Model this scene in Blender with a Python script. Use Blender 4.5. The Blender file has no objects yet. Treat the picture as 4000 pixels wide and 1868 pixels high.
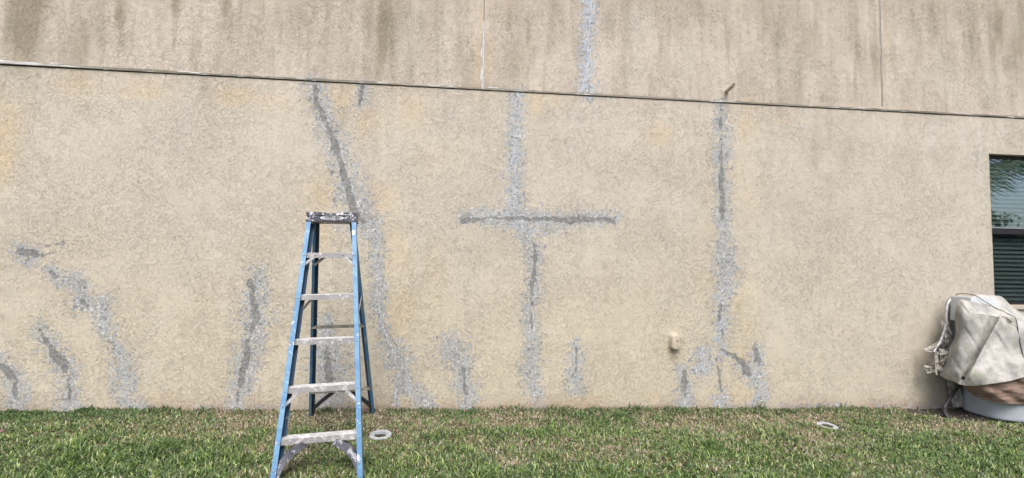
import bpy, math, random
import numpy as np
from mathutils import Vector, Matrix
random.seed(7); rng = np.random.default_rng(11)
sc = bpy.context.scene; C = sc.collection

# ---------------------------------------------------------------- camera, sky, sun, exposure
FPX, PITCH, ROLL, CAMH, WALL_D, WALL_YAW = 1902.4, .0551, .0140, 1.376, 4.6672, .108
cp, sp = math.cos(PITCH), math.sin(PITCH)
F_ = np.array([0, cp, sp]); U_ = np.array([0, -sp, cp]); R_ = np.array([1., 0, 0])
R2 = math.cos(ROLL)*R_ + math.sin(ROLL)*U_; U2 = -math.sin(ROLL)*R_ + math.cos(ROLL)*U_
cam = bpy.data.cameras.new('camera'); camo = bpy.data.objects.new('camera', cam); C.objects.link(camo)
cam.sensor_width = 36; cam.lens = 36*FPX/4000; cam.clip_start = .05; cam.clip_end = 500
M = Matrix.Identity(4)
for i in range(3):
    M[i][0] = R2[i]; M[i][1] = U2[i]; M[i][2] = -F_[i]
M[2][3] = CAMH; camo.matrix_world = M
sc.camera = camo

SUN_EL, SUN_AZ = math.radians(52), math.radians(174)     # azimuth clockwise from +Y (the wall side); behind the camera to the right
w = bpy.data.worlds.new("World"); sc.world = w; w.use_nodes = True
wn = w.node_tree; bg = wn.nodes['Background']
sky = wn.nodes.new('ShaderNodeTexSky'); sky.sky_type = 'NISHITA'; sky.sun_disc = False
sky.sun_elevation = SUN_EL; sky.sun_rotation = SUN_AZ; sky.dust_density = 3.5; sky.air_density = .8; sky.ozone_density = .6
wn.links.new(sky.outputs[0], bg.inputs[0]); bg.inputs[1].default_value = .15
sl = bpy.data.lights.new('sun', 'SUN'); sl.energy = 2.0; sl.angle = math.radians(38); sl.color = (1, .97, .93)
so = bpy.data.objects.new('sun', sl); C.objects.link(so)
sd = Vector((math.sin(SUN_AZ)*math.cos(SUN_EL), math.cos(SUN_AZ)*math.cos(SUN_EL), math.sin(SUN_EL)))
so.rotation_euler = sd.to_track_quat('Z', 'Y').to_euler(); so.location = sd*20
sc.view_settings.view_transform = 'Standard'; sc.view_settings.look = 'None'
sc.view_settings.exposure = .53; sc.view_settings.gamma = 1
sc.render.engine = 'CYCLES'

# ---------------------------------------------------------------- wall frame: u along the wall, n out of it, z up
CP = np.array([0, 0, CAMH]); WU = np.array([math.cos(WALL_YAW), math.sin(WALL_YAW), 0])
WN = np.array([math.sin(WALL_YAW), -math.cos(WALL_YAW), 0]); WO = np.array([0, WALL_D, 0])
def W(u, n, z): return WO + WU*u + WN*n + np.array([0, 0, z])
def pw(x, y, n=0.):
    """photo measurement (x, y) read on the plane n metres in front of the wall -> (u, z)"""
    d = F_ + (x-2000)/FPX*R2 - (y-934)/FPX*U2
    t = ((WO+n*WN-CP)@WN)/(d@WN); p = CP+t*d
    return (p-WO)@WU, p[2]
def P3(x, y, n):
    u, z = pw(x, y, n); return W(u, n, z)
def ground_z(u, n): return .0208 - .0151*np.clip(u, -9, 9)

# ---------------------------------------------------------------- materials
def mat(name, col=(.5, .5, .5), rough=.6, metal=0., spec=.5):
    m = bpy.data.materials.new(name); m.use_nodes = True
    b = m.node_tree.nodes['Principled BSDF']
    b.inputs['Base Color'].default_value = (*col, 1); b.inputs['Roughness'].default_value = rough
    b.inputs['Metallic'].default_value = metal; b.inputs['Specular IOR Level'].default_value = spec
    return m, m.node_tree, b
class G:
    """small node-graph helper"""
    def __init__(s, nt): s.nt = nt; s.L = nt.links
    def n(s, t, **k):
        o = s.nt.nodes.new(t)
        for a, b in k.items(): setattr(o, a, b)
        return o
    def put(s, sock, v):
        if isinstance(v, bpy.types.NodeSocket): s.L.new(v, sock)
        elif isinstance(v, tuple) and len(v) == 3 and sock.type == 'RGBA': sock.default_value = (*v, 1)
        else: sock.default_value = v
    def math(s, op, a, b=0., c=0., clamp=False):
        o = s.n('ShaderNodeMath', operation=op, use_clamp=clamp)
        for i, v in enumerate((a, b, c)): s.put(o.inputs[i], v)
        return o.outputs[0]
    def coord(s, scale=(1, 1, 1), loc=(0, 0, 0), out='Object'):
        tc = s.n('ShaderNodeTexCoord'); mp = s.n('ShaderNodeMapping')
        s.L.new(tc.outputs[out], mp.inputs[0]); mp.inputs['Scale'].default_value = scale; mp.inputs['Location'].default_value = loc
        return mp.outputs[0]
    def noise(s, scale, detail=3., rough=.5, vec=None, dist=0., out=0):
        o = s.n('ShaderNodeTexNoise'); s.put(o.inputs['Scale'], scale); o.inputs['Detail'].default_value = detail
        o.inputs['Roughness'].default_value = rough; o.inputs['Distortion'].default_value = dist
        if vec is not None: s.L.new(vec, o.inputs['Vector'])
        return o.outputs[out]
    def attr(s, name): return s.n('ShaderNodeAttribute', attribute_name=name)
    def step(s, v, a, b, c=0., d=1.):
        o = s.n('ShaderNodeMapRange', interpolation_type='SMOOTHSTEP')
        for i, q in enumerate((v, a, b, c, d)): s.put(o.inputs[i], q)
        return o.outputs[0]
    def mix(s, f, a, b, mode='MIX'):
        o = s.n('ShaderNodeMix', data_type='RGBA', blend_type=mode)
        s.put(o.inputs[0], f); s.put(o.inputs[6], a); s.put(o.inputs[7], b); return o.outputs[2]
    def bump(s, h, strength, dist, nrm=None):
        o = s.n('ShaderNodeBump'); s.put(o.inputs['Height'], h); s.put(o.inputs['Strength'], strength); o.inputs['Distance'].default_value = dist
        if nrm is not None: s.L.new(nrm, o.inputs['Normal'])
        return o.outputs[0]
def lin(r, g, b): return tuple(((c/255)/12.92 if c/255 <= .04045 else ((c/255+.055)/1.055)**2.4) for c in (r, g, b))

def wall_material():
    m, nt, b = mat('stucco', rough=.92, spec=.2); g = G(nt)
    v = g.coord(); vs = g.coord((1, 1, 1.75)); vstreak = g.coord((1, 1, .16))
    A = {k: g.attr(k).outputs['Fac'] for k in ('yellow', 'stain', 'upper', 'low', 'light', 'dark', 'blue', 'caulk', 'clean', 'foot', 'paleband')}
    n_lo = g.noise(.9, 4, .6, v); n_mid = g.noise(4.5, 4, .6, v); n_f = g.noise(38, 3, .55, v)
    n_st = g.noise(5., 4, .62, vstreak); n_st2 = g.noise(16., 3, .6, vstreak)
    lower = g.mix(g.step(n_lo, .35, .65), (.55, .505, .418), (.572, .53, .445))
    lower = g.mix(g.math('MULTIPLY', A['low'], .75), lower, (.575, .522, .405))
    upper = g.mix(g.step(n_st, .38, .62), (.51, .45, .378), (.59, .53, .448))
    col = g.mix(A['upper'], lower, upper)
    col = g.mix(g.math('MULTIPLY', g.step(n_mid, .5, .75), .14), col, (.48, .41, .35))
    drip = g.math('MULTIPLY', g.math('ADD', g.math('MULTIPLY', A['upper'], .8), .12), g.step(g.noise(11., 3, .55, g.coord((1, 1, .09), (2, 0, 1))), .50, .66))
    col = g.mix(g.math('MULTIPLY', drip, .42), col, (.34, .29, .215))
    pale = g.math('MULTIPLY', A['paleband'], g.step(g.noise(8., 3, .55, g.coord((1, 1, .10), (6, 0, 4))), .48, .62))
    col = g.mix(g.math('MULTIPLY', pale, .45), col, (.585, .56, .50))
    # run-off dirt on the upper storey
    st = g.math('MULTIPLY', A['stain'], g.step(g.math('ADD', n_st2, g.math('MULTIPLY', n_st, .6)), .50, .95, .45, 1.25))
    col = g.mix(g.math('MINIMUM', st, .9), col, (.30, .26, .19))
    cl = g.math('MULTIPLY', A['clean'], g.step(n_mid, .3, .6, .4, 1.))
    col = g.mix(g.math('MULTIPLY', cl, .85), col, (.545, .51, .435))
    ye = g.math('MULTIPLY', A['yellow'], g.step(n_mid, .30, .55, .35, 1.))
    col = g.mix(g.math('MULTIPLY', ye, .62), col, (.65, .50, .30))
    ft = g.math('MULTIPLY', A['foot'], g.step(n_mid, .3, .6, .55, 1.))
    col = g.mix(g.math('MULTIPLY', ft, .9), col, (.38, .29, .215))
    # stucco relief: torn skip-trowel ridges and fine sand
    wob = g.n('ShaderNodeVectorMath', operation='MULTIPLY_ADD')
    nz = g.noise(9, 2, .5, v, out=1)
    g.L.new(nz, wob.inputs[0]); wob.inputs[1].default_value = (.025, .025, .025); g.L.new(vs, wob.inputs[2])
    t1 = g.noise(38, 4, .58, wob.outputs[0]); t2 = g.noise(70, 3, .6, vs); t3 = g.noise(120, 3, .6, v)
    plate = g.step(t1, .48, .52); plate2 = g.step(t2, .46, .54)
    calm = g.step(g.noise(2.2, 3, .6, v), .36, .60, .6, 1.)
    rdg = g.math('MULTIPLY', g.step(g.math('ABSOLUTE', g.math('SUBTRACT', t1, .5)), 0., .032, 1., 0.), g.step(g.noise(16, 2, .5, g.coord((1, 1, 1), (2, 9, 3))), .40, .60, .35, 1.))
    rdg2 = g.math('MULTIPLY', g.step(g.math('ABSOLUTE', g.math('SUBTRACT', t2, .5)), 0., .04, 1., 0.), g.step(g.noise(43, 2, .5, g.coord((1, 1, 1), (7, 1, 3))), .42, .56))
    h = g.math('ADD', g.math('MULTIPLY', plate, .25), g.math('MULTIPLY', plate2, .25))
    h = g.math('SUBTRACT', h, g.math('ADD', g.math('MULTIPLY', rdg, .55), g.math('MULTIPLY', rdg2, .45)))
    h = g.math('ADD', g.math('MULTIPLY', h, calm), g.math('MULTIPLY', t3, .62))
    # repair mortar
    e1 = g.math('MULTIPLY', g.math('SUBTRACT', g.noise(15, 6, .72, v), .5), 4.2)
    e2 = g.math('MULTIPLY', g.math('SUBTRACT', g.noise(60, 3, .6, v), .5), 2.6)
    lm = g.step(g.math('ADD', g.math('ADD', A['light'], e1), e2), .30, .42)
    speck = g.step(g.noise(42, 3, .7, g.coord((1, 1, 1), (3, 1, 7))), .50, .58)
    mort = g.mix(speck, (.43, .452, .468), (.69, .70, .70))
    mort = g.mix(A['blue'], mort, g.mix(speck, (.49, .55, .62), (.70, .75, .79)))
    mort = g.mix(g.math('MULTIPLY', g.step(g.noise(36, 3, .6, g.coord((1, 1, 1), (9, 2, 4))), .56, .59), .7), mort, (.215, .22, .21))
    col = g.mix(g.math('MULTIPLY', lm, .92), col, mort)
    crumb = g.step(g.noise(44, 2, .5, g.coord((1, 1, 1.3), (5, 5, 1))), .62, .65)
    ring = g.math('MULTIPLY', g.step(A['light'], -.8, .0), crumb)
    col = g.mix(g.math('MULTIPLY', ring, .6), col, (.24, .235, .22))
    dm = g.step(g.math('ADD', A['dark'], g.math('ADD', g.math('MULTIPLY', e1, .75), g.math('MULTIPLY', g.math('SUBTRACT', g.noise(4.5, 2, .5, v), .5), 2.6))), .22, .42)
    col = g.mix(g.math('MULTIPLY', dm, .78), col, g.mix(g.step(n_f, .4, .62), (.185, .19, .18), (.30, .305, .295)))
    col = g.mix(g.step(g.math('ADD', A['caulk'], g.math('MULTIPLY', e2, .4)), .2, .5), col, (.70, .70, .72))
    g.L.new(col, b.inputs['Base Color'])
    hm = g.math('ADD', h, g.math('MULTIPLY', g.math('MULTIPLY', lm, speck), 1.1))
    hm = g.math('SUBTRACT', hm, g.math('MULTIPLY', dm, .35))
    g.L.new(g.bump(hm, 1., .0047), b.inputs['Normal'])
    return m
MAT = {}
MAT['stucco'] = wall_material()
def splattered(name, base, base2, spot, amount, rough=.45, metal=0., sc1=30., spec=.5, stretch=(1, 1, 1)):
    m, nt, b = mat(name, base, rough, metal, spec); g = G(nt); v = g.coord(stretch)
    c = g.mix(g.step(g.noise(sc1*.35, 4, .6, v), .4, .62), base, base2)
    k = g.step(g.noise(sc1, 5, .7, v, .4), .74-amount, .80-amount)
    c = g.mix(k, c, spot); k2 = g.step(g.noise(sc1*2.7, 3, .6, g.coord(stretch, (4, 4, 4))), .80-amount*.8, .86-amount*.8)
    c = g.mix(k2, c, spot)
    c = g.mix(g.step(g.noise(sc1*1.4, 4, .7, g.coord(stretch, (8, 1, 2))), .64, .72, 0, .6), c, tuple(x*.35 for x in base2))
    g.L.new(c, b.inputs['Base Color'])
    g.L.new(g.bump(g.math('ADD', g.math('MULTIPLY', k, .6), g.noise(sc1*4, 2, .5, v)), .3, .001), b.inputs['Normal'])
    if metal: g.L.new(g.step(k, 0, 1, metal, 0.), b.inputs['Metallic'])
    return m
MAT['blue'] = splattered('blue_fiberglass', (.085, .22, .40), (.14, .295, .45), (.60, .66, .68), .14, .5, sc1=24)
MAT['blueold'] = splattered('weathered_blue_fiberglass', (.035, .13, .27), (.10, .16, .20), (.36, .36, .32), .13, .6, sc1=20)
MAT['blueshade'] = splattered('channel_inside_shade', (.022, .06, .115), (.04, .07, .10), (.2, .22, .2), .10, .6, sc1=20)  # darker copy of the rail blue, with the channels' inner shade put into the colour
MAT['alu'] = splattered('painted_aluminium', (.315, .31, .315), (.39, .385, .388), (.56, .555, .545), .20, .5, .15, sc1=26)
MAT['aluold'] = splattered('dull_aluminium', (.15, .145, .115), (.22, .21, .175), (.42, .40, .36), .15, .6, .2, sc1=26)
MAT['cast'] = splattered('cast_gusset', (.075, .075, .095), (.15, .15, .18), (.42, .42, .47), .21, .45, .2, sc1=22)
MAT['blackp'] = splattered('black_plastic', (.018, .018, .022), (.03, .03, .033), (.3, .3, .3), .06, .5, sc1=22)
MAT['cap'] = splattered('paint_worn_cap', (.03, .028, .045), (.05, .05, .07), (.62, .64, .68), .205, .5, sc1=26)
MAT['rivet'] = mat('rivet', (.42, .41, .42), .4, .6)[0]
MAT['black'] = mat('black', (.006, .006, .007), .7)[0]
MAT['white_mark'] = mat('worn_white', (.66, .68, .70), .6)[0]
MAT['frame'] = mat('dark_bronze', (.018, .016, .018), .4)[0]
MAT['railtrim'] = mat('grey_trim', (.30, .31, .36), .4)[0]
def simple_noise(name, a, b_, scale, rough=.7, stretch=(1, 1, 1), bump=0., lo=.4, hi=.62, c3=None):
    m, nt, b = mat(name, a, rough); g = G(nt); v = g.coord(stretch)
    c = g.mix(g.step(g.noise(scale, 5, .62, v), lo, hi), a, b_)
    if c3: c = g.mix(g.step(g.noise(scale*2.3, 4, .6, g.coord(stretch, (3, 7, 5))), .52, .70), c, c3)
    g.L.new(c, b.inputs['Base Color'])
    if bump: g.L.new(g.bump(g.noise(scale*6, 4, .6, v), .6, bump), b.inputs['Normal'])
    return m
MAT['cover'] = simple_noise('stained_canvas', (.475, .46, .43), (.23, .228, .215), 4.2, .85, bump=.002, lo=.40, hi=.66, c3=(.27, .29, .22))
MAT['rag'] = simple_noise('torn_canvas', (.52, .49, .44), (.30, .28, .24), 14, .9, bump=.003)
MAT['skirt'] = simple_noise('brown_canvas', (.235, .165, .13), (.17, .12, .092), 7, .9, bump=.002)
MAT['panel'] = simple_noise('grey_plastic_panel', (.50, .52, .53), (.45, .47, .48), 8, .5)
MAT['panel2'] = simple_noise('slate_plastic_panel', (.16, .18, .195), (.13, .145, .155), 8, .5)
MAT['tub'] = simple_noise('blue_grey_plastic', (.41, .45, .495), (.36, .395, .435), 5, .55, bump=.001)
MAT['hose'] = simple_noise('grey_hose', (.62, .62, .64), (.40, .40, .42), 30, .35)
MAT['cord'] = mat('dark_cord', (.045, .043, .04), .8)[0]
MAT['rust'] = mat('rust_stain', (.13, .07, .04), .8)[0]
MAT['pipe'] = simple_noise('painted_pipe', (.56, .51, .41), (.46, .41, .32), 30, .6, bump=.001)
MAT['box'] = simple_noise('painted_box', (.49, .43, .335), (.41, .35, .265), 14, .5, bump=.0015)
MAT['concrete'] = simple_noise('pale_concrete', (.47, .49, .51), (.31, .32, .32), 34, .9, bump=.002)
MAT['dirt'] = simple_noise('damp_soil', (.045, .034, .026), (.085, .065, .05), 9, .95, bump=.012)
MAT['petal'] = mat('pink_petal', (.62, .17, .36), .7)[0]
MAT['gap'] = simple_noise('joint_shadow_gap', (.05, .045, .04), (.08, .07, .06), 20, .9)
MAT['trim'] = splattered('weathered_joint_trim', (.27, .25, .20), (.15, .135, .10), (.66, .67, .65), .20, .7, sc1=16, stretch=(.25, 1, 3))
MAT['blind'] = simple_noise('blind_slat', (.60, .62, .58), (.52, .54, .50), 3, .6)
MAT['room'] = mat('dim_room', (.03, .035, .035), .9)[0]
def glass(name, refl, tint, dark=0.):
    m, nt, b = mat(name); g = G(nt); nt.nodes.remove(b); out = nt.nodes['Material Output']
    gl = g.n('ShaderNodeBsdfGlossy'); gl.inputs['Roughness'].default_value = .015; gl.inputs['Color'].default_value = (*refl, 1)
    tr = g.n('ShaderNodeBsdfTransparent'); tr.inputs['Color'].default_value = (*tint, 1)
    fr = g.n('ShaderNodeLayerWeight'); fr.inputs['Blend'].default_value = .5
    k = g.math('MULTIPLY_ADD', g.math('POWER', fr.outputs['Facing'], 3.), .6, dark)
    mx = g.n('ShaderNodeMixShader'); g.L.new(k, mx.inputs[0]); g.L.new(tr.outputs[0], mx.inputs[1]); g.L.new(gl.outputs[0], mx.inputs[2])
    bp = g.bump(g.noise(1.5, 1, .5, g.coord()), .08, .02); g.L.new(bp, gl.inputs['Normal'])
    g.L.new(mx.outputs[0], out.inputs['Surface']); return m
MAT['glass'] = glass('window_glass', (.80, .88, .97), (.64, .71, .68), .21)
MAT['glass2'] = glass('screened_glass', (.42, .50, .50), (.52, .56, .57), .03)

# ---------------------------------------------------------------- mesh helpers
def link(name, me, m, parent=None, **props):
    o = bpy.data.objects.new(name, me); C.objects.link(o)
    if m is not None and not len(me.materials): me.materials.append(m)
    if parent is not None: o.parent = parent
    for k, v in props.items():
        if v: o[k] = v
    return o
def empty(name, loc, label, category, group=None):
    o = bpy.data.objects.new(name, None); C.objects.link(o); o.location = tuple(loc); o.empty_display_size = .1
    o['label'] = label; o['category'] = category
    if group: o['group'] = group
    return o
class MB:
    def __init__(s): s.v = []; s.f = []; s.sm = []; s.mi = None
    def add(s, vs, fs, smooth=False):
        o = len(s.v); s.v += [tuple(map(float, p)) for p in vs]
        s.f += [tuple(i+o for i in f) for f in fs]; s.sm += [smooth]*len(fs); return s
    def hexa(s, p):   # 8 corners: bottom loop then top loop
        return s.add(p, [(3, 2, 1, 0), (4, 5, 6, 7), (0, 1, 5, 4), (1, 2, 6, 5), (2, 3, 7, 6), (3, 0, 4, 7)])
    def box(s, T, x0, x1, y0, y1, z0, z1):
        return s.hexa([T(x, y, z) for z in (z0, z1) for x, y in ((x0, y0), (x1, y0), (x1, y1), (x0, y1))])
    def sweep(s, prof, pts, ax, ay, smooth=False, caps=True):
        n = len(prof); vs = []
        for i, p in enumerate(pts):
            a = ax[i] if isinstance(ax, list) else ax; b = ay[i] if isinstance(ay, list) else ay
            vs += [np.array(p)+np.array(a)*q[0]+np.array(b)*q[1] for q in prof]
        fs = []
        for i in range(len(pts)-1):
            for j in range(n):
                fs.append((i*n+j, i*n+(j+1) % n, (i+1)*n+(j+1) % n, (i+1)*n+j))
        s.add(vs, fs, smooth)
        if caps: s.add(vs[:n], [tuple(range(n))][::-1]); s.add(vs[-n:], [tuple(range(n))])
        return s
    def tube(s, pts, r, seg=8, caps=True):
        pts = [np.array(p, float) for p in pts]; A = []; B = []; up = np.array([.13, .31, .94])
        for i in range(len(pts)):
            t = pts[min(i+1, len(pts)-1)]-pts[max(i-1, 0)]; t /= np.linalg.norm(t)+1e-9
            a = np.cross(t, up); a /= np.linalg.norm(a)+1e-9; A.append(a); B.append(np.cross(t, a))
        rr = r if isinstance(r, list) else [r]*len(pts)
        A = [a*q for a, q in zip(A, rr)]; B = [a*q for a, q in zip(B, rr)]
        prof = [(math.cos(2*math.pi*k/seg), math.sin(2*math.pi*k/seg)) for k in range(seg)]
        return s.sweep(prof, pts, A, B, True, caps)
    def build(s, name, m, parent=None, bevel=0., **props):
        me = bpy.data.meshes.new(name)
        off = np.array(parent_loc(parent)) if parent is not None else np.zeros(3)
        me.from_pydata([tuple(np.array(p)-off) for p in s.v], [], s.f)
        me.polygons.foreach_set('use_smooth', s.sm)
        if s.mi: me.polygons.foreach_set('material_index', s.mi)
        me.validate(); me.update()
        import bmesh
        bm = bmesh.new(); bm.from_mesh(me); bmesh.ops.recalc_face_normals(bm, faces=bm.faces)
        if bevel:
            ed = [e for e in bm.edges if len(e.link_faces) == 2 and e.calc_face_angle(0) > .6]
            bmesh.ops.bevel(bm, geom=ed, offset=bevel, segments=2, affect='EDGES', profile=.5, clamp_overlap=True)
        bm.to_mesh(me); bm.free()
        return link(name, me, m, parent, **props)
def parent_loc(o):
    p = np.array(o.location, float)
    while o.parent is not None: o = o.parent; p = p+np.array(o.location, float)
    return p

# numpy value noise, 2-D, several octaves, about -1..1
def vnoise(x, y, seed=0, octv=3):
    x = np.asarray(x, float); y = np.asarray(y, float); out = np.zeros(np.broadcast(x, y).shape); a = 1.; tot = 0
    for o in range(octv):
        xi = np.floor(x).astype(np.int64); yi = np.floor(y).astype(np.int64); fx = x-xi; fy = y-yi
        fx = fx*fx*(3-2*fx); fy = fy*fy*(3-2*fy)
        def hsh(i, j):
            h = (i*374761393+j*668265263+(seed+o)*974634777) & 0xffffffff
            h = ((h ^ (h >> 13))*1274126177) & 0xffffffff
            return ((h ^ (h >> 16)) & 0xffff)/32767.5-1
        v = (hsh(xi, yi)*(1-fx)+hsh(xi+1, yi)*fx)*(1-fy)+(hsh(xi, yi+1)*(1-fx)+hsh(xi+1, yi+1)*fx)*fy
        out += v*a; tot += a; a *= .5; x = x*2.03+17.1; y = y*2.03+5.7
    return out/tot*1.4

# ================================================================ HOUSE WALL
house = empty('house', W(0, 0, 0), 'tan stucco side wall of a house with grey crack repairs and one window', 'house')
_, zj0 = pw(2000, 358); ZJ = 3.075
u_w0 = pw(3874, 900)[0]; z_w0 = 1.030; z_w1 = pw(3862, 600)[1]; u_w1 = u_w0+.94
S = 410.   # source pixels per metre on the wall, mean

def px(x, y):
    return pw(x, y)
def segdist(U, Z, pts, wm=1.):
    """signed 'insideness' of a brush stroke: 1 on the line, 0 at its half-width, -1 at twice"""
    best = np.full(U.shape, -1.); U, Z = U+.010*vnoise(U*9, Z*9, 95, 2)+.005*vnoise(U*30, Z*30, 96, 2), Z+.010*vnoise(U*9, Z*9, 97, 2)+.005*vnoise(U*30, Z*30, 98, 2)
    q = [(*px(x, y), w*wm/S) for x, y, w in pts]
    if len(q) == 1: q = q*2
    for (u0, z0, w0), (u1, z1, w1) in zip(q[:-1], q[1:]):
        m = (U > min(u0, u1)-.3) & (U < max(u0, u1)+.3) & (Z > min(z0, z1)-.3) & (Z < max(z0, z1)+.3)
        if not m.any(): continue
        du, dz = u1-u0, z1-z0; l2 = du*du+dz*dz+1e-9
        t = np.clip(((U[m]-u0)*du+(Z[m]-z0)*dz)/l2, 0, 1)
        d = np.hypot(U[m]-u0-t*du, Z[m]-z0-t*dz); ww = w0+(w1-w0)*t
        best[m] = np.maximum(best[m], np.clip(1-d/ww, -1, 1))
    return best
LIGHT = [
 [(1228,325,30),(1245,400,34),(1290,500,36),(1315,600,36),(1350,700,44),(1375,780,52),(1400,830,60),(1440,860,44),(1462,930,27),(1476,1000,24),(1480,1100,25),(1478,1200,28),(1498,1280,20),(1512,1330,24),(1540,1370,38),(1560,1430,40),(1580,1500,30),(1640,1560,34),(1680,1600,34)],
 [(1545,1470,10),(1550,1570,14)],
 [(1418,345,24),(1412,400,24)], [(1210,330,18),(1265,345,16)],
 [(2022,372,28),(2020,450,22),(2015,550,24),(2010,650,26),(2010,750,30),(2005,820,34)],
 [(1805,850,24),(1870,850,30),(2000,852,38),(2100,860,36),(2200,858,30),(2300,852,26),(2400,858,24),(2405,885,12)],
 [(2010,870,25),(2060,920,38),(2085,1000,34),(2085,1100,28),(2080,1180,30),(2065,1230,28),(2080,1290,26),(2075,1350,36),(2072,1450,36),(2085,1530,30)],
 [(1752,1330,30),(1765,1370,44),(1800,1430,42),(1815,1500,38),(1828,1555,32),(1820,1590,24)],
 [(2252,1345,22),(2248,1400,32),(2245,1460,34),(2250,1515,30)],
 [(2812,412,20),(2818,500,28),(2820,600,32),(2820,700,32),(2820,800,34),(2820,880,28),(2825,960,38),(2832,1040,52),(2832,1100,46),(2820,1180,36),(2818,1260,26),(2820,1340,26),(2815,1400,18)],
 [(2740,1370,26),(2748,1430,44),(2715,1450,24)], [(2870,1405,16),(2910,1440,34),(2940,1465,34)],
 [(2950,1365,26),(2962,1430,28),(2968,1500,30),(2972,1570,30)], [(2655,1440,20),(2680,1500,26),(2678,1590,36)],
 [(2815,1540,26),(2820,1590,36)],
 [(2308,0,26),(2302,80,30),(2295,150,26),(2290,250,26),(2290,340,28),(2292,372,20)],
 [(200,1055,22),(230,1085,24),(290,1100,34),(310,1130,34),(318,1185,34),(390,1195,40),(398,1240,30),(420,1290,24),(450,1350,24),(472,1400,34),(485,1470,36),(485,1540,28),(500,1580,36),(555,1597,22)],
 [(150,1270,18),(172,1310,26),(200,1360,30),(232,1400,32),(255,1450,35),(270,1520,30),(272,1590,38)],
 [(0,1410,20),(22,1430,28),(50,1470,30),(65,1530,32),(60,1590,32)],
 [(72,972,20),(100,990,28),(125,1000,24),(105,1025,20)],
 [(1008,1075,34),(1005,1130,36),(990,1200,44),(1000,1260,46),(985,1330,42),(962,1400,42),(945,1480,38),(932,1550,34),(925,1590,34)],
 [(1280,1265,26),(1275,1330,44),(1280,1410,56),(1280,1480,58),(1285,1550,44),(1280,1595,50)],
]
DARK = [
 [(1230,335,11),(1235,400,12),(1280,490,14),(1320,600,13),(1345,690,14),(1370,780,18),(1385,830,20),(1420,860,12)],
 [(1416,340,12),(1406,405,11)],
 [(1800,858,16),(1850,860,14),(1900,852,9),(2050,855,9),(2200,858,11),(2260,862,15),(2300,856,10),(2390,862,13),(2408,880,9)],
 [(2085,960,9),(2088,1050,12),(2078,1150,9),(2078,1280,6)],
 [(2815,420,9),(2818,500,11),(2818,700,13),(2822,820,12),(2822,880,8)], [(2815,1195,7),(2803,1255,6)],
 [(2818,1365,10),(2860,1390,12),(2900,1415,13),(2925,1460,18)], [(2808,1385,9),(2800,1420,9),(2812,1475,10),(2818,1535,6)],
 [(2948,1365,10),(2958,1400,12),(2968,1430,9)], [(2672,1455,11),(2676,1500,15),(2674,1555,10)], [(2822,1290,7),(2826,1320,6)],
 [(200,1060,9),(216,1082,10),(290,1096,12),(305,1105,9)], [(320,1180,10),(340,1195,8)],
 [(158,1290,10),(185,1340,13),(215,1375,17),(245,1420,15),(268,1480,15),(272,1575,9)],
 [(0,1420,13),(30,1450,15),(55,1490,13),(62,1550,10)], [(75,982,12),(135,992,11)], [(175,962,7),(245,950,7)], [(165,998,6),(235,978,5)],
 [(975,1090,12),(985,1130,15),(995,1200,13),(1000,1250,12),(975,1320,13),(960,1400,16),(945,1470,15),(930,1560,10)],
 [(1275,1370,14),(1285,1500,15)], [(2252,1360,7),(2248,1450,8)], [(1810,1440,7),(1820,1540,7)],
]
CAULK = [[(1889,88,5),(1886,230,7),(1884,348,7)], [(2300,90,4),(2292,360,4)], [(2012,500,3),(2012,800,3)], [(0,244,9),(150,254,7),(300,262,5)],
         [(1700,336,4),(2100,355,4)], [(1545,1500,3),(1548,1560,3)], [(1470,1090,3),(1482,1210,3),(1500,1290,3),(1520,1345,4),(1545,1400,3)], [(2085,1230,3),(2080,1320,3)], [(660,1130,0.5),(661,1131,0.5)], [(906,938,4),(912,940,4)], [(2310,0,3),(2300,90,3)]]
YELLOW = [(15,560,55,150,1),(60,430,60,60,.3),(300,335,90,45,.55),(560,352,130,40,.55),(930,378,80,38,.85),(1050,400,90,40,.45),(1330,400,90,70,.7),(1420,470,90,60,.5),
 (1240,770,80,60,.9),(1230,900,80,120,.75),(1290,700,50,80,.4),(1500,800,70,80,.7),(1540,1020,60,120,.75),(1560,1200,60,130,.6),(1620,430,90,80,.6),(1690,600,110,100,.25),(2090,400,50,50,.8),
 (2180,395,70,30,.5),(2580,525,60,50,.65),(2920,480,50,120,.6),(2900,700,60,180,.4),(2770,780,30,300,.3),(2900,1200,60,150,.5),(2760,1050,60,150,.35),(2900,1380,50,50,.6),(3100,470,120,20,.3),(3500,430,300,15,.2),
 (1700,1100,60,160,.3),(1600,1580,200,20,.4),(2880,1540,120,30,.5),(2300,1565,100,25,.5),(2550,1550,40,25,.5),(600,1560,120,25,.4),(900,1300,300,250,.18),(300,1300,300,300,.2),(2300,1300,500,300,.12),(1950,30,60,60,.2),(3465,150,12,180,.35),(1870,200,22,170,.6),(1910,220,16,130,.5)]
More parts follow.
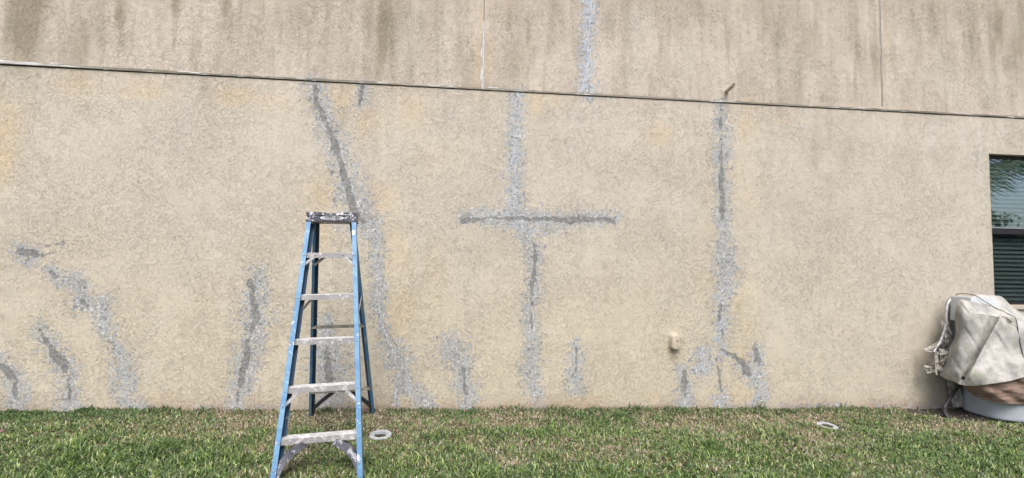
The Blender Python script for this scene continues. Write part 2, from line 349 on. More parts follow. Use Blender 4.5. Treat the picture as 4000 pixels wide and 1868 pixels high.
STAIN = [(110,60,70,190,1.),(130,180,60,60,.4),(300,200,40,120,.5),(390,80,25,90,.5),(470,60,16,60,.8),(470,160,18,60,.35),(690,20,18,40,.7),(890,30,16,50,.9),(900,80,25,60,.4),(1120,60,60,60,.35),(1180,40,30,70,.4),
 (1510,120,45,170,.85),(1570,60,50,130,.5),(1640,130,30,140,.4),(1480,300,60,50,.25),(2060,130,16,70,.7),(2045,200,60,90,.35),(2000,60,70,60,.3),(2180,60,50,120,.25),(2380,90,30,90,.35),(3030,130,35,110,.65),(3010,60,60,90,.4),
 (2650,60,70,100,.35),(2850,140,30,80,.3),(3150,160,70,110,.4),(3330,110,40,140,.4),(3640,60,40,120,.6),(3580,150,40,180,.3),(3790,120,40,190,.55),(3900,100,50,130,.75),(3960,200,50,160,.6),(3930,240,40,60,.5),(3830,290,30,110,.35),(3840,400,30,40,.3),
 (1890,340,100,10,.5),(2500,380,200,10,.3),(3240,390,60,12,.4),(540,285,30,12,.4),(800,330,15,60,.3),(3185,590,25,120,.35),(3010,520,15,110,.3),(3250,900,60,200,.12),(3300,600,40,110,.2),
 (2650,20,500,60,.3),(1300,10,700,50,.22),(3700,20,300,90,.35),(2632,1370,28,40,.55),(1440,70,30,120,.5),(1600,250,25,90,.5),(2010,250,35,80,.4),(3420,250,30,80,.4),(3560,60,20,90,.5),(3880,180,16,150,.6),(3990,80,25,120,.6),(20,330,60,40,.2)]
CLEAN = [(1610,180,55,160,.6),(1720,180,40,150,.5),(2490,110,55,120,.7),(2470,260,60,80,.4),(2700,240,60,90,.5),(3080,240,80,100,.4),(3660,280,90,120,.6),(3880,330,50,90,.5),(480,520,180,120,.45),(350,500,90,160,.4),(620,560,170,200,.3),
 (1600,370,100,40,.3),(1730,480,50,110,.5),(3130,500,60,100,.5),(3420,520,70,140,.5),(3000,560,40,100,.4),(3800,700,70,180,.5),(3700,560,100,90,.3),(2300,450,120,90,.3)]
STREAK_SEED = 5
def blobs(U, Z, lst):
    out = np.zeros(U.shape)
    for x, y, rx, ry, a in lst:
        u, z = px(x, y)
        wx = 1+.35*vnoise(U*4, Z*1.5, 3)
        out = np.maximum(out, a*np.exp(-(((U-u)/(rx/S*wx))**2+((Z-z)/(ry/S))**2)**1.3*.8))
    return out
def wall_sheet(name, us, zs, hole=None, upper=False, n0=0., label=None):
    U, Z = np.meshgrid(us, zs); nz, nu = U.shape
    # slight hand-floated unevenness of the plaster, as real relief
    n = n0 + .0022*vnoise(U*3.1, Z*3.1, 1) + .0012*vnoise(U*11, Z*11, 2)
    PT = WU[None, None]*U[..., None]+WN[None, None]*n[..., None]; PT[..., 2] += Z
    idx = np.arange(nz*nu).reshape(nz, nu)
    q = np.stack([idx[:-1, :-1], idx[:-1, 1:], idx[1:, 1:], idx[1:, :-1]], -1).reshape(-1, 4)
    if hole:
        uc = ((U[:-1, :-1]+U[1:, 1:])/2).ravel(); zc = ((Z[:-1, :-1]+Z[1:, 1:])/2).ravel()
        k = ~((uc > hole[0]) & (uc < hole[1]) & (zc > hole[2]) & (zc < hole[3])); q = q[k]
    me = bpy.data.meshes.new(name)
    me.vertices.add(nz*nu); me.vertices.foreach_set('co', PT.reshape(-1))
    me.loops.add(len(q)*4); me.loops.foreach_set('vertex_index', q.reshape(-1).astype(np.int32))
    me.polygons.add(len(q)); me.polygons.foreach_set('loop_start', (np.arange(len(q))*4).astype(np.int32))
    me.polygons.foreach_set('use_smooth', np.ones(len(q), bool)); me.update()
    A = {}
    A['yellow'] = blobs(U, Z, YELLOW); A['clean'] = blobs(U, Z, CLEAN)
    st = blobs(U, Z, STAIN)
    A['stain'] = st
    A['upper'] = np.full(U.shape, 1. if upper else 0.) if upper else np.clip(.55-(ZJ-Z)*1.6, 0, .4)
    A['low'] = np.clip((1.9-Z)/1.5, 0, 1)*np.clip(1.3-.18*np.abs(U-.3), .25, 1)
    A['paleband'] = (0. if upper else 1.)*np.clip(1.25-(ZJ-Z)/.9, 0, 1)*np.clip((ZJ-Z)/.12, 0, 1)*np.ones(U.shape)
    gz = ground_z(U, 0)
    A['foot'] = np.clip(np.clip(1-(Z-gz)/.17, 0, 1)*(.6+.5*vnoise(U*1.7, Z*2, 9))+np.clip(1-(Z-gz)/.06, 0, 1)*(.55+.5*vnoise(U*5, Z*9, 19)), 0, 1)
    A['light'] = np.max([segdist(U, Z, s, 1.46) for s in LIGHT], 0)
    A['light'] = np.maximum(A['light'], np.clip((.05-(Z-gz))/.05, -1, .25)*(vnoise(U*1.1, Z*0, 4) > .25)*1. - 1.*(vnoise(U*1.1, Z*0, 4) <= .25))
    A['dark'] = np.max([segdist(U, Z, s) for s in DARK], 0)
    A['caulk'] = np.max([segdist(U, Z, s) for s in CAULK], 0)
    ub, _ = px(2295, 200); uc_, _ = px(2015, 600); u3, _ = px(2830, 1450)
    bl = np.exp(-((U-ub)/.25)**2)*(Z > 2.9)*1. + np.exp(-((U-uc_)/.2)**2)*(Z > 1.7)*.45+.4*np.exp(-((U-u3)/.5)**2)*(Z < 1.2)
    A['blue'] = np.clip(bl, 0, 1)
    for k, a in A.items():
        at = me.attributes.new(k, 'FLOAT', 'POINT'); at.data.foreach_set('value', a.reshape(-1).astype(np.float32))
    return link(name, me, MAT['stucco'], house, label=label)
def lin_grid(a, b, step, cuts=()):
    pts = sorted({a, b, *cuts}); out = []
    for p, q in zip(pts[:-1], pts[1:]): out += list(np.linspace(p, q, max(2, int(round((q-p)/step))+1))[:-1])
    return np.array(out+[b])
def grid_u(step):   # the seen stretch is fine, the rest coarse
    return np.concatenate([lin_grid(-8.5, -5.2, .15)[:-1], lin_grid(-5.2, 6.3, step, (u_w0, u_w1))[:-1], lin_grid(6.3, 9.0, .15)])
wall_low = wall_sheet('lower_wall', grid_u(.013), lin_grid(-.35, ZJ-.008, .013, (z_w0, z_w1)), (u_w0, u_w1, z_w0, z_w1))
wall_up = wall_sheet('upper_wall', grid_u(.016), np.concatenate([lin_grid(ZJ+.012, 4.75, .016)[:-1], lin_grid(4.75, 5.9, .1)]), None, True, .008,
                     'upper wall band with dark run-off stains')
# horizontal control joint: recess, weathered metal bead above, dark gap below
mb = MB(); mb.box(W, -8.5, 9, -.018, -.014, ZJ-.02, ZJ+.02); mb.build('joint_recess', MAT['gap'], house)
mb = MB()
us = lin_grid(-8.5, 9, .03)
prof_top = ZJ+.018+.010*np.clip((-2.6-us)/2, 0, 1)+.004*vnoise(us*6, us*0, 6)
vs = []; fs = []
for i, u in enumerate(us):
    for n, z in ((-.016, ZJ-.001), (.0105, ZJ+.001), (.0125, prof_top[i]), (.004, prof_top[i]+.004)): vs.append(W(u, n, z))
for i in range(len(us)-1):
    for j in range(3): fs.append((i*4+j, i*4+4+j, i*4+5+j, i*4+1+j))
mb.add(vs, fs); mb.build('joint_bead', MAT['trim'], house)
mb = MB(); vs = []; fs = []
us3 = np.linspace(-8.5, -3.7, 150)
for i, u in enumerate(us3):
    k = float(np.clip((-3.7-u)/.9, 0, 1)); hh = .006+.024*k+.006*float(vnoise(u*9, 0, 91)); vs += [W(u, .0128, ZJ+.0035), W(u, .0165, ZJ+.005), W(u, .0160, ZJ+.004+hh*.8), W(u, .0105, ZJ+.006+hh)]
for i in range(149):
    for j in range(3): fs.append((i*4+j, i*4+4+j, i*4+5+j, i*4+1+j))
mb.add(vs, fs); mb.build('sealant_smear', None, house, label='white sealant smeared along the left end of the horizontal joint').data.materials.append(simple_noise('white_sealant', (.52, .52, .50), (.34, .33, .29), 9, .7, (.6, 1, 3), .003))
# vertical expansion joints in the upper wall: thin vinyl channels
def vjoint(xt, yt, xb, yb, wd, m, name, label):
    a = pw(xt, yt); b = pw(xb, yb); du = (a[0]-b[0])
    mb = MB()
    u = b[0]; z0, z1 = b[1], 5.9
    mb.box(W, u-wd*1.5, u-wd*.5, .006, .0135, z0, z1); mb.box(W, u+wd*.5, u+wd*1.5, .006, .0135, z0, z1)
    o = mb.build(name, MAT['trim2'], house, label=label)
    mb = MB(); mb.box(W, u-wd*.5, u+wd*.5, .006, .0115, z0, z1); mb.build('joint_gap', m, o)
MAT['trim2'] = simple_noise('cream_bead', (.46, .41, .34), (.38, .34, .28), 12, .7)
MAT['greygap'] = simple_noise('grey_gap', (.07, .07, .085), (.11, .11, .12), 12, .8)
vjoint(1893, 0, 1890, 88, .006, MAT['gap'], 'expansion_joint', 'expansion joint filled with white caulk at its lower end')
vjoint(3437, 0, 3444.5, 415, .007, MAT['greygap'], 'expansion_joint', 'thin grey expansion joint running up from the horizontal joint')
MAT['caulk'] = simple_noise('white_caulk', (.60, .59, .61), (.47, .46, .48), 40, .7, bump=.003)
mb = MB(); vs = []; fs = []
(ua, za), (ub_, zb) = pw(1889.5, 86), pw(1886, 350); zz = np.linspace(za, zb, 60)
for i, z in enumerate(zz):
    u = ua+(ub_-ua)*i/59; wl = .008+.006*vnoise(z*14, 0, 21)+.003*(i/59); wr = .007+.005*vnoise(z*14, 5, 22)
    vs += [W(u-wl, .008, z), W(u-wl*.6, .0165, z), W(u+wr*.6, .0165, z), W(u+wr, .008, z)]
for i in range(59):
    for j in range(3): fs.append((i*4+j, i*4+1+j, i*4+5+j, i*4+4+j))
mb.add(vs, fs); mb.build('caulk_bead', MAT['caulk'], house, label='smeared white caulk over the lower end of the joint')
# house body behind the wall: return walls and a plain floor slab edge
mb = MB(); mb.box(W, -8.5, -8.3, -7, -.004, -.35, 5.9); mb.box(W, 8.8, 9, -7, -.004, -.35, 5.9); mb.box(W, -8.5, 9, -7.2, -7, -.35, 5.9)
mb.build('return_wall', MAT['trim2'], house)

# window: reveal, frame, two sashes, blinds
RD = .075
win = MB()
for (a0, a1, b0, b1) in ((u_w0, u_w1, z_w1-.002, z_w1+.002), (u_w0, u_w1, z_w0-.002, z_w0+.002)):
    win.box(W, a0, a1, -RD, .0005, b0, b1)
for a in (u_w0, u_w1): win.box(W, a-.002, a+.002, -RD, .0005, z_w0, z_w1)
MAT['reveal'] = simple_noise('reveal_stucco', (.44, .37, .27), (.36, .30, .21), 20, .9, bump=.002)
window = win.build('window', MAT['reveal'], house, label='single-hung window with closed blinds, palm mirrored in its upper pane')
fr = MB(); fw = .035
fr.box(W, u_w0, u_w0+.018, -RD-.04, -RD+.012, z_w0, z_w1); fr.box(W, u_w1-.018, u_w1, -RD-.04, -RD+.012, z_w0, z_w1)
fr.box(W, u_w0+.018, u_w1-.018, -RD-.04, -RD+.012, z_w1-.028, z_w1-.002)
fr.box(W, u_w0+.018, u_w1-.018, -RD-.04, -RD+.012, z_w0+.002, z_w0+.034)
fr.build('frame', MAT['frame'], window)
ZM = pw(3950, 897)[1]+.0
mr = MB(); mr.box(W, u_w0+.018, u_w1-.018, -RD-.035, -RD+.016, ZM-.045, ZM+.016); mr.build('meeting_rail', MAT['frame'], window)
mr = MB(); mr.box(W, u_w0+.018, u_w1-.018, -RD-.03, -RD+.021, ZM+.017, ZM+.026); mr.build('rail_lip', MAT['railtrim'], window)
gl = MB(); gl.box(W, u_w0+.018, u_w1-.018, -RD-.016, -RD-.013, ZM+.02, z_w1-.028); gl.build('upper_pane', MAT['glass'], window)
gl = MB(); gl.box(W, u_w0+.018, u_w1-.018, -RD-.010, -RD-.007, z_w0+.034, ZM-.045); gl.build('lower_pane', MAT['glass2'], window)
bl = MB(); z = z_w0+.04; k = 0
while z < z_w1-.05:
    tz = .004*math.sin(k*1.7); bl.hexa([W(u, n, q2) for zz in (z, z+.003) for u, n, q2 in ((u_w0+.03, -RD-.056, zz), (u_w1-.03, -RD-.056, zz), (u_w1-.03, -RD-.078, zz+.040+tz), (u_w0+.03, -RD-.078, zz+.040+tz))])
    z += .047; k += 1
bl.build('blind', MAT['blind'], window)
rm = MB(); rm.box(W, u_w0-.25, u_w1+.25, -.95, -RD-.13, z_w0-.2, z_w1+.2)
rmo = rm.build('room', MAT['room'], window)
sl_ = MB(); sl_.box(W, u_w0-.03, u_w1+.03, -RD+.004, .022, z_w0-.045, z_w0-.003); sl_.build('sill', MAT['trim2'], window, bevel=.004)

# ================================================================ PIPE STUB and UTILITY BOX
pb = np.array(W(*[pw(2837, 358)[0], 0, pw(2837, 358)[1]])); pe = P3(2867, 330, .20)
pipe = empty('pipe_stub', pb, 'short open tan pipe stub sticking out of the wall above the horizontal joint', 'pipe')
ax_ = (pe-pb)/np.linalg.norm(pe-pb); st_ = pb-ax_*.02
mb = MB(); a = np.cross(ax_, [0, 0, 1]); a /= np.linalg.norm(a); b2 = np.cross(ax_, a); R0 = .0190; R1 = .0145; sg = 20
ring = lambda p, r: [p+(a*math.cos(t)+b2*math.sin(t))*r for t in np.linspace(0, 2*math.pi, sg, endpoint=False)]
vs = ring(st_, R0)+ring(pe, R0)+ring(pe, R1)+ring(pe-ax_*.12, R1); fs = []
for r in range(3): fs += [(r*sg+j, r*sg+(j+1) % sg, (r+1)*sg+(j+1) % sg, (r+1)*sg+j) for j in range(sg)]
fs.append(tuple(range(3*sg, 4*sg))); mb.add(vs, fs, True); mb.build('tube', MAT['pipe'], pipe)
mb = MB(); vs = []; fs = []
for j in range(24):
    t = 2*math.pi*j/24; r = .023+.002*math.sin(3*t+1)+.004*math.sin(7*t)
    vs += [pb+WU*math.cos(t)*.013+np.array([0, 0, 1])*math.sin(t)*.013+WN*.014, pb+WU*math.cos(t)*r+np.array([0, 0, 1])*math.sin(t)*r*.9+WN*.001]
for j in range(24): fs.append((2*j, 2*j+1, (2*j+3) % 48, (2*j+2) % 48))
mb.add(vs, fs, True); mb.build('mortar_collar', MAT['pipe'], pipe)

ub0, zb0 = pw(2633, 1333)
ubox = empty('utility_box', W(ub0, 0, zb0), 'small rounded cream cover box fixed low on the wall', 'utility box')
def rr(hw_, hh, r, n=6):
    o = []
    for cx_, cz_, a0 in ((hw_-r, hh-r, 0), (-hw_+r, hh-r, 90), (-hw_+r, -hh+r, 180), (hw_-r, -hh+r, 270)):
        for k in range(n+1):
            t = math.radians(a0+90*k/n); o.append((cx_+r*math.cos(t), cz_+r*math.sin(t)))
    return o
mb = MB(); L0 = [(.055, .084, .04, .0), (.055, .084, .04, .012), (.050, .079, .04, .015), (.049, .078, .042, .044), (.045, .074, .040, .054), (.034, .062, .032, .059)]
vs = []; fs = []
for hw_, hh, r, n in L0: vs += [W(ub0+p[0], n, zb0+p[1]) for p in rr(hw_, hh, r)]
m_ = 28
for i in range(len(L0)-1): fs += [(i*m_+j, i*m_+(j+1) % m_, (i+1)*m_+(j+1) % m_, (i+1)*m_+j) for j in range(m_)]
fs.append(tuple(range(5*m_, 6*m_))); mb.add(vs, fs, True); mb.build('cover', MAT['box'], ubox)
mb = MB(); cx_, cz_ = ub0+.014, zb0+.020
mb.tube([W(cx_, .052, cz_), W(cx_, .064, cz_), W(cx_, .069, cz_+.001)], [.013, .010, .005], 8); mb.build('knob', MAT['box'], ubox)
mb = MB(); mb.box(W, ub0-.002, ub0+.034, .050, .062, zb0-.034, zb0-.029); mb.build('latch_ridge', MAT['box'], ubox, bevel=.001)
mb = MB(); mb.box(W, ub0+.014, ub0+.034, .044, .056, zb0-.056, zb0-.036); mb.build('latch', MAT['box'], ubox, bevel=.002)
mb = MB()
for k in range(16):
    t = 2*math.pi*k/16+.3; u = ub0+.056*math.cos(t)+random.uniform(-.006, .006); z = zb0+.082*math.sin(t)+random.uniform(-.006, .006)
    mb.tube([W(u, .0, z), W(u, .006, z), W(u+.001, .009, z)], [.010, .008, .003], 6)
mb.tube([W(ub0-.050, .004, zb0-.080), W(ub0-.058, .008, zb0-.097), W(ub0-.066, .003, zb0-.108)], [.006, .005, .002], 6)
mb.build('sealant', MAT['box'], ubox)

# ================================================================ STEPLADDER
LX, LY, LYAW, LK, LH, LC, LKR, LT = -1.2897, 3.5774, .2283, .3237, 1.7494, .082, .4224, .0212
lw0, lw1, lr0, lr1 = .2701, .1667, .277, .1453
cy_, sy_ = math.cos(LYAW), math.sin(LYAW); ct, st_t = math.cos(LT), math.sin(LT)
def LD(x, y, z):
    x, z = x*ct-z*st_t, x*st_t+z*ct
    return np.array([LX+cy_*x-sy_*y, LY+sy_*x+cy_*y, z])
def LV(x, y, z): return LD(x, y, z)-LD(0, 0, 0)
hwf = lambda z: lw0+(lw1-lw0)*z/LH
hwr = lambda z: lr0+(lr1-lr0)*z/LH
yf = lambda z: -LK*(LH-z)
yr = lambda z: LC+LKR*(LH-z)
ladder = empty('stepladder', LD(0, 0, 0), 'blue fibreglass stepladder splashed with white paint standing open on the lawn', 'ladder')
def rail(name, sgn, hw, yy, z0, z1, prof, m):
    p0 = LD(sgn*hw(z0), yy(z0), z0); p1 = LD(sgn*hw(z1), yy(z1), z1)
    t = (p1-p0)/np.linalg.norm(p1-p0)
    ax = LV(-sgn, 0, 0); ax = ax-t*(ax@t); ax /= np.linalg.norm(ax); ay = np.cross(t, ax)
    if ay @ LV(0, 1, 0) < 0: ay = -ay
    mb = MB(); mb.sweep(prof, [p0+(p1-p0)*k/6 for k in range(7)], ax, ay)
    mb.mi = [1 if (k % 8) in (2, 3, 4) else 0 for k in range(48)]+[0, 0]  # web and flange insides take the painted-in shade colour
    o = mb.build(name, m, ladder, bevel=.0012); o.data.materials.append(MAT['blueshade']); return o, None
CF = [(0, 0), (.031, 0), (.031, .0045), (.0045, .0045), (.0045, .0715), (.046, .0715), (.046, .076), (0, .076)]
CR = [(0, 0), (.021, 0), (.021, .004), (.004, .004), (.004, .041), (.043, .041), (.043, .045), (0, .045)]
yf2 = lambda z: yf(z)-.012
CF2 = [(a, b) if a != .046 else (.030, b) for a, b in CF]
frails = [rail('front_rail', s_, hwf, yf2, .0, LH-.055, CF if s_ < 0 else CF2, MAT['blue'])[0] for s_ in (-1, 1)]
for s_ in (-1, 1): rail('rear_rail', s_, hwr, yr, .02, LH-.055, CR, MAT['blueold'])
SP = .3048*math.cos(math.atan(LK))
steps = []
for i in range(1, 6):
    z = SP*i; hx = hwf(z)-.005; d = .0865; y0 = yf(z)
    prof = [(0, -.034), (0, 0)]
    for k in range(8):
        a0 = .006+k*.0095; prof += [(a0, 0), (a0+.001, .0016), (a0+.004, .0016), (a0+.005, 0)]
    prof += [(d, 0), (d, -.034), (d-.003, -.034), (d-.003, -.004), (.003, -.004), (.003, -.034)]
    mb = MB(); mb.sweep(prof, [LD(-hx+2*hx*k/6, y0, z) for k in range(7)], LV(0, 1, 0), LV(0, 0, 1))
    stp = mb.build('step', MAT['alu'], ladder); steps.append(stp)
# rivets, on the face of each front rail beside its step
def rivet(p, nrm, r=.0062):
    nrm = np.array(nrm)/np.linalg.norm(nrm)
    mb = MB(); mb.tube([p, p+nrm*.003, p+nrm*.0045], [r, r*.85, r*.3], 8); mb.build('rivet', MAT['rivet'], ladder)
fn = LV(0, -1, -LK)
for s_ in (-1, 1):
    for z in [SP*i-.016 for i in range(1, 6)]+[SP*5-.09, SP*2-.10, SP*1-.16, .04]:
        rivet(LD(s_*(hwf(z)-.017), yf2(z)-.0005, z), LV(0, -1, 0))
for x in (-.10, .09): rivet(LD(x, yf(SP*5), SP*5-.014), LV(0, -1, 0), .007)
# diagonal braces below steps 5 and 2 (counted from the ground)
def flat(name, p0, p1, wv, tv, m, parent=ladder, bevel=.001):
    p0, p1, wv, tv = map(np.array, (p0, p1, wv, tv)); mb = MB()
    mb.hexa([p0-wv-tv, p0+wv-tv, p0+wv+tv, p0-wv+tv, p1-wv-tv, p1+wv-tv, p1+wv+tv, p1-wv+tv]); return mb.build(name, m, parent, bevel=bevel)
for i, dx, dz in ((5, .050, .055), (2, .062, .075)):
    for s_ in (-1, 1):
        z = SP*i-.034; xo = hwf(z)-.030
        flat('step_brace', LD(s_*(xo-dx), yf(z)+.012, z+.002), LD(s_*(xo+.020), yf(z-dz)+.004, z-dz), LV(s_*.006, 0, .007), LV(0, .009, 0), MAT['alu'])
# big curved gussets below the bottom step
def gusset(name, s_, hw, yy, zt, zb, reach, m, depth, thick, kink=False, parent=ladder):
    pts = []; A = []; n_ = 12
    B = np.array([(0., 0.), (reach*.02, (zt-zb)*(.55 if not kink else .42)), (reach*(.45 if not kink else .18), (zt-zb)*(.80 if not kink else .50)), (reach, zt-zb)])
    for k in range(n_+1):
        t = k/n_; w4 = np.array([(1-t)**3, 3*t*(1-t)**2, 3*t*t*(1-t), t**3]); x_, z_ = w4@B
        d4 = np.array([-(1-t)**2, (1-t)**2-2*t*(1-t), 2*t*(1-t)-t*t, t*t]); dx_, dz_ = d4@B; ln_ = math.hypot(dx_, dz_)
        z = zb+z_; x = (hw(z)-.014)-x_
        pts.append(LD(s_*x, yy(z)+.012, z)); A.append(LV(s_*dz_/ln_, 0, dx_/ln_))
    mb = MB()
    prof = [(thick*.5, 0), (thick*.5, depth), (thick*.2, depth), (thick*.2, depth*.35), (-thick*.5, depth*.35), (-thick*.5, 0)]
    mb.sweep(prof, pts, A, LV(0, 1, 0)); return mb.build(name, m, parent, bevel=.002)
z5 = SP-.036
for s_ in (-1, 1): gusset('foot_gusset', s_, hwf, yf, z5, .02, .155, MAT['cast'], .062, .046)
# rear frame: three bars with braces and foot gussets
for zb_, hh, dd in ((SP*5, .024, .022), (SP*3, .022, .036), (SP*1, .020, .040)):
    hx = hwr(zb_)-.005; y0 = yr(zb_)+.004; mb = MB()
    prof = [(0, -hh), (0, 0), (dd, 0), (dd, -.003), (.003, -.003), (.003, -hh)]
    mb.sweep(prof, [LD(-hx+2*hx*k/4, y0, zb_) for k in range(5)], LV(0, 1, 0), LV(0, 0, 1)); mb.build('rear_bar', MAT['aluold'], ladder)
for s_ in (-1, 1):
    z = SP*5-.022; flat('rear_brace', LD(s_*(hwr(z)-.105), yr(z)+.002, z+.01), LD(s_*(hwr(z-.07)-.014), yr(z-.07)+.004, z-.065), LV(s_*.006, 0, .008), LV(0, .003, 0), MAT['aluold'])
    gusset('rear_gusset', s_, hwr, yr, SP-.016, .02, .185, MAT['blackp'], .034, .030, True)
    # locked spreader bars between the front and rear rails
    zf, zr = 1.005, 1.105
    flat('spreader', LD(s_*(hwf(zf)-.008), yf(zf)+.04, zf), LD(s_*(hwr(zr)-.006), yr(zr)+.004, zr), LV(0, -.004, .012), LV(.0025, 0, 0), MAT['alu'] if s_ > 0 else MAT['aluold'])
    # feet
    mb = MB(); mb.box(LD, s_*hwf(0)-.018, s_*hwf(0)+.018, yf(0)-.02, yf(0)+.07, -.012, .02); mb.build('foot', MAT['blackp'], ladder, bevel=.003)
    mb = MB(); xx = s_*(hwr(0)-.016); mb.box(LD, xx-.014, xx+.014, yr(0)-.001, yr(0)+.045, -.01, .07); mb.build('foot', MAT['blackp'], ladder, bevel=.003)
# moulded top cap
capw = lw1+.006; zt = LH; zb_ = LH-.072; yb = -.034
mb = MB()
prof = []
cv = [(-capw-.004, zb_), (capw+.004, zb_), (capw, zt), (capw*.30, zt), (capw*.27, zt-.007), (-capw*.22, zt-.007), (-capw*.25, zt), (-capw, zt)]
vs = [LD(x, yb+(.006 if z > zb_+.01 else 0), z) for x, z in cv]+[LD(x, LC+.075, z) for x, z in cv]; n_ = len(cv)
fs = [tuple(range(n_)), tuple(range(2*n_-1, n_-1, -1))]+[(j, (j+1) % n_, n_+(j+1) % n_, n_+j) for j in range(n_)]
mb.add(vs, fs); cap = mb.build('top_cap', MAT['cap'], ladder, bevel=.003)
capz = lambda z: yb+.006*(z-zb_)/(zt-zb_)
def on_cap(x, z, lift=.0015): return LD(x, capz(z)-lift, z)
for xa, xb in ((-.122, -.053), (.055, .122)):
    mb = MB(); z = zt-.024
    mb.hexa([on_cap(x, zz, l) for l in (-.004, .0012) for x, zz in ((xa, z-.0035), (xb, z-.0035), (xb, z+.0035), (xa, z+.0035))]); mb.build('slot', MAT['black'], cap)
mb = MB()   # dark base rim of the cap, bare of paint
mb.hexa([on_cap(x, zz, l) for l in (-.004, .002) for x, zz in ((-capw-.003, zb_+.001), (capw+.003, zb_+.001), (capw+.003, zb_+.007), (-capw-.003, zb_+.007))]); mb.build('rim', MAT['blackp'], cap)
def ell_ring(cx, cz, a, b, t, lift, m, name, seg=40):
    mb = MB(); vs = []; fs = []
    for j in range(seg):
        q = 2*math.pi*j/seg; c_, s__ = math.cos(q), math.sin(q)
        vs += [on_cap(cx+c_*a, cz+s__*b, lift), on_cap(cx+c_*(a-t), cz+s__*(b-t*.8), lift), on_cap(cx+c_*a, cz+s__*b, lift-.002), on_cap(cx+c_*(a-t), cz+s__*(b-t*.8), lift-.002)]
    for j in range(seg):
        k = (j+1) % seg; fs += [(4*j, 4*j+1, 4*k+1, 4*k), (4*j, 4*k, 4*k+2, 4*j+2), (4*j+1, 4*j+3, 4*k+3, 4*k+1)]
    mb.add(vs, fs); return mb.build(name, m, cap)
ez = zb_+.030
mb = MB(); mb.add([on_cap(.004+math.cos(2*math.pi*j/40)*.084, ez+math.sin(2*math.pi*j/40)*.0185, .0012) for j in range(40)], [tuple(range(40))]); mb.build('emblem_field', MAT['white_mark'], cap)
ell_ring(.004, ez, .086, .020, .0035, .0028, MAT['blackp'], 'emblem_ring')
ell_ring(.004, ez, .066, .0145, .0028, .0028, MAT['blackp'], 'emblem_ring')
cu = bpy.data.curves.new('lettering', 'FONT'); cu.body = 'WERNER'; cu.size = .026; cu.extrude = .0008; cu.align_x = 'CENTER'; cu.align_y = 'CENTER'; cu.shear = .15; cu.offset = .0006
to = bpy.data.objects.new('lettering_curve', cu); C.objects.link(to); bpy.context.view_layer.update()
me = bpy.data.meshes.new_from_object(to.evaluated_get(bpy.context.evaluated_depsgraph_get())); bpy.data.objects.remove(to)
off = parent_loc(cap)
for v in me.vertices:
    p = on_cap(.004+v.co.x*1.02, ez+v.co.y*.95, .0022+v.co.z); v.co = Vector(p-off)
me.materials.clear(); me.name = 'lettering'; link('lettering', me, MAT['blackp'], cap)
# faded sticker high on the right rail
z = 1.60; mb = MB(); x = hwf(z)-.031
mb.hexa([LD(x+a_, yf2(z+b_)-l, z+b_) for l in (-.002, .0012) for a_, b_ in ((.001, -.018), (.022, -.018), (.022, .018), (.001, .018))]); mb.build('sticker', MAT['white_mark'], ladder)

# ================================================================ COVERED MACHINE against the wall, right
mloc = W(4.75, .2, ground_z(4.75, .2))
unit = empty('covered_machine', mloc, 'boxy outdoor machine on a grey plastic base under a torn stained cream cover', 'covered machine')
def catmull(Pc, t):
    n = Pc.shape[0]; t = np.clip(t, 0, n-1-1e-6); i = t.astype(int); f = (t-i)[:, None]
    f = f.reshape((-1,)+(1,)*(Pc.ndim-1)); g_ = lambda k: Pc[np.clip(k, 0, n-1)]
    p0, p1, p2, p3 = g_(i-1), g_(i), g_(i+1), g_(i+2)
    return .5*((2*p1)+(-p0+p2)*f+(2*p0-5*p1+4*p2-p3)*f**2+(-p0+3*p1-3*p2+p3)*f**3)
def cloth(name, rows, m, parent, nu=90, nv=90, disp=None, holes=(), thick=.004, label=None):
    G_ = np.array(rows, float); R1_ = catmull(G_, np.linspace(0, G_.shape[0]-1, nv))
    R1_ = np.swapaxes(catmull(np.swapaxes(R1_, 0, 1), np.linspace(0, G_.shape[1]-1, nu)), 0, 1)
    X, Y, N_ = R1_[..., 0], R1_[..., 1], R1_[..., 2].copy()
    if disp: N_ += disp(X, Y)
    mb = MB(); off = parent_loc(parent); vs = []; fs = []
    for i in range(nv):
        for j in range(nu): vs.append(P3(X[i, j], Y[i, j], N_[i, j]))
    for i in range(nv-1):
        for j in range(nu-1):
            cx, cy = X[i, j], Y[i, j]
            if any(((cx-hx)/rx)**2+((cy-hy)/ry)**2 < 1+.4*math.sin(cx*.9+cy*.7) for hx, hy, rx, ry in holes): continue
            k = i*nu+j; fs.append((k, k+1, k+nu+1, k+nu))
    mb.add(vs, fs, True); o = mb.build(name, m, parent, label=label)
    md = o.modifiers.new('thickness', 'SOLIDIFY'); md.thickness = thick; md.offset = 0
    return o
def disp_cover(X, Y):
    ax0, ay0, bx0, by0 = 3908., 1232., 3772., 1480.
    L_ = math.hypot(bx0-ax0, by0-ay0); t = ((X-ax0)*(bx0-ax0)+(Y-ay0)*(by0-ay0))/L_/L_
    s_ = ((X-ax0)*(by0-ay0)-(Y-ay0)*(bx0-ax0))/L_
    env = np.clip(t*5+.4, 0, 1)*np.clip((1.12-t)*6, 0, 1)
    wd = 19-7*t
    d = -.058*np.where(s_ < -6, np.exp(-((s_+6)/(wd*1.1))**2), np.exp(-((s_+6)/6.)**2))*env+.022*np.clip((s_+8)/12, 0, 1)*env*np.exp(-np.clip(s_, 0, 400)/120)
    d += .012*vnoise((X+.5*Y)/60., Y/190., 31, 2)+.006*vnoise((X-.6*Y)/22., Y/120., 33, 2)+.0015*vnoise(X/9., Y/12., 34, 2)
    d += .008*np.sin((X+.55*Y)/26.)*np.clip((Y-1330)/160., 0, 1)
    return d
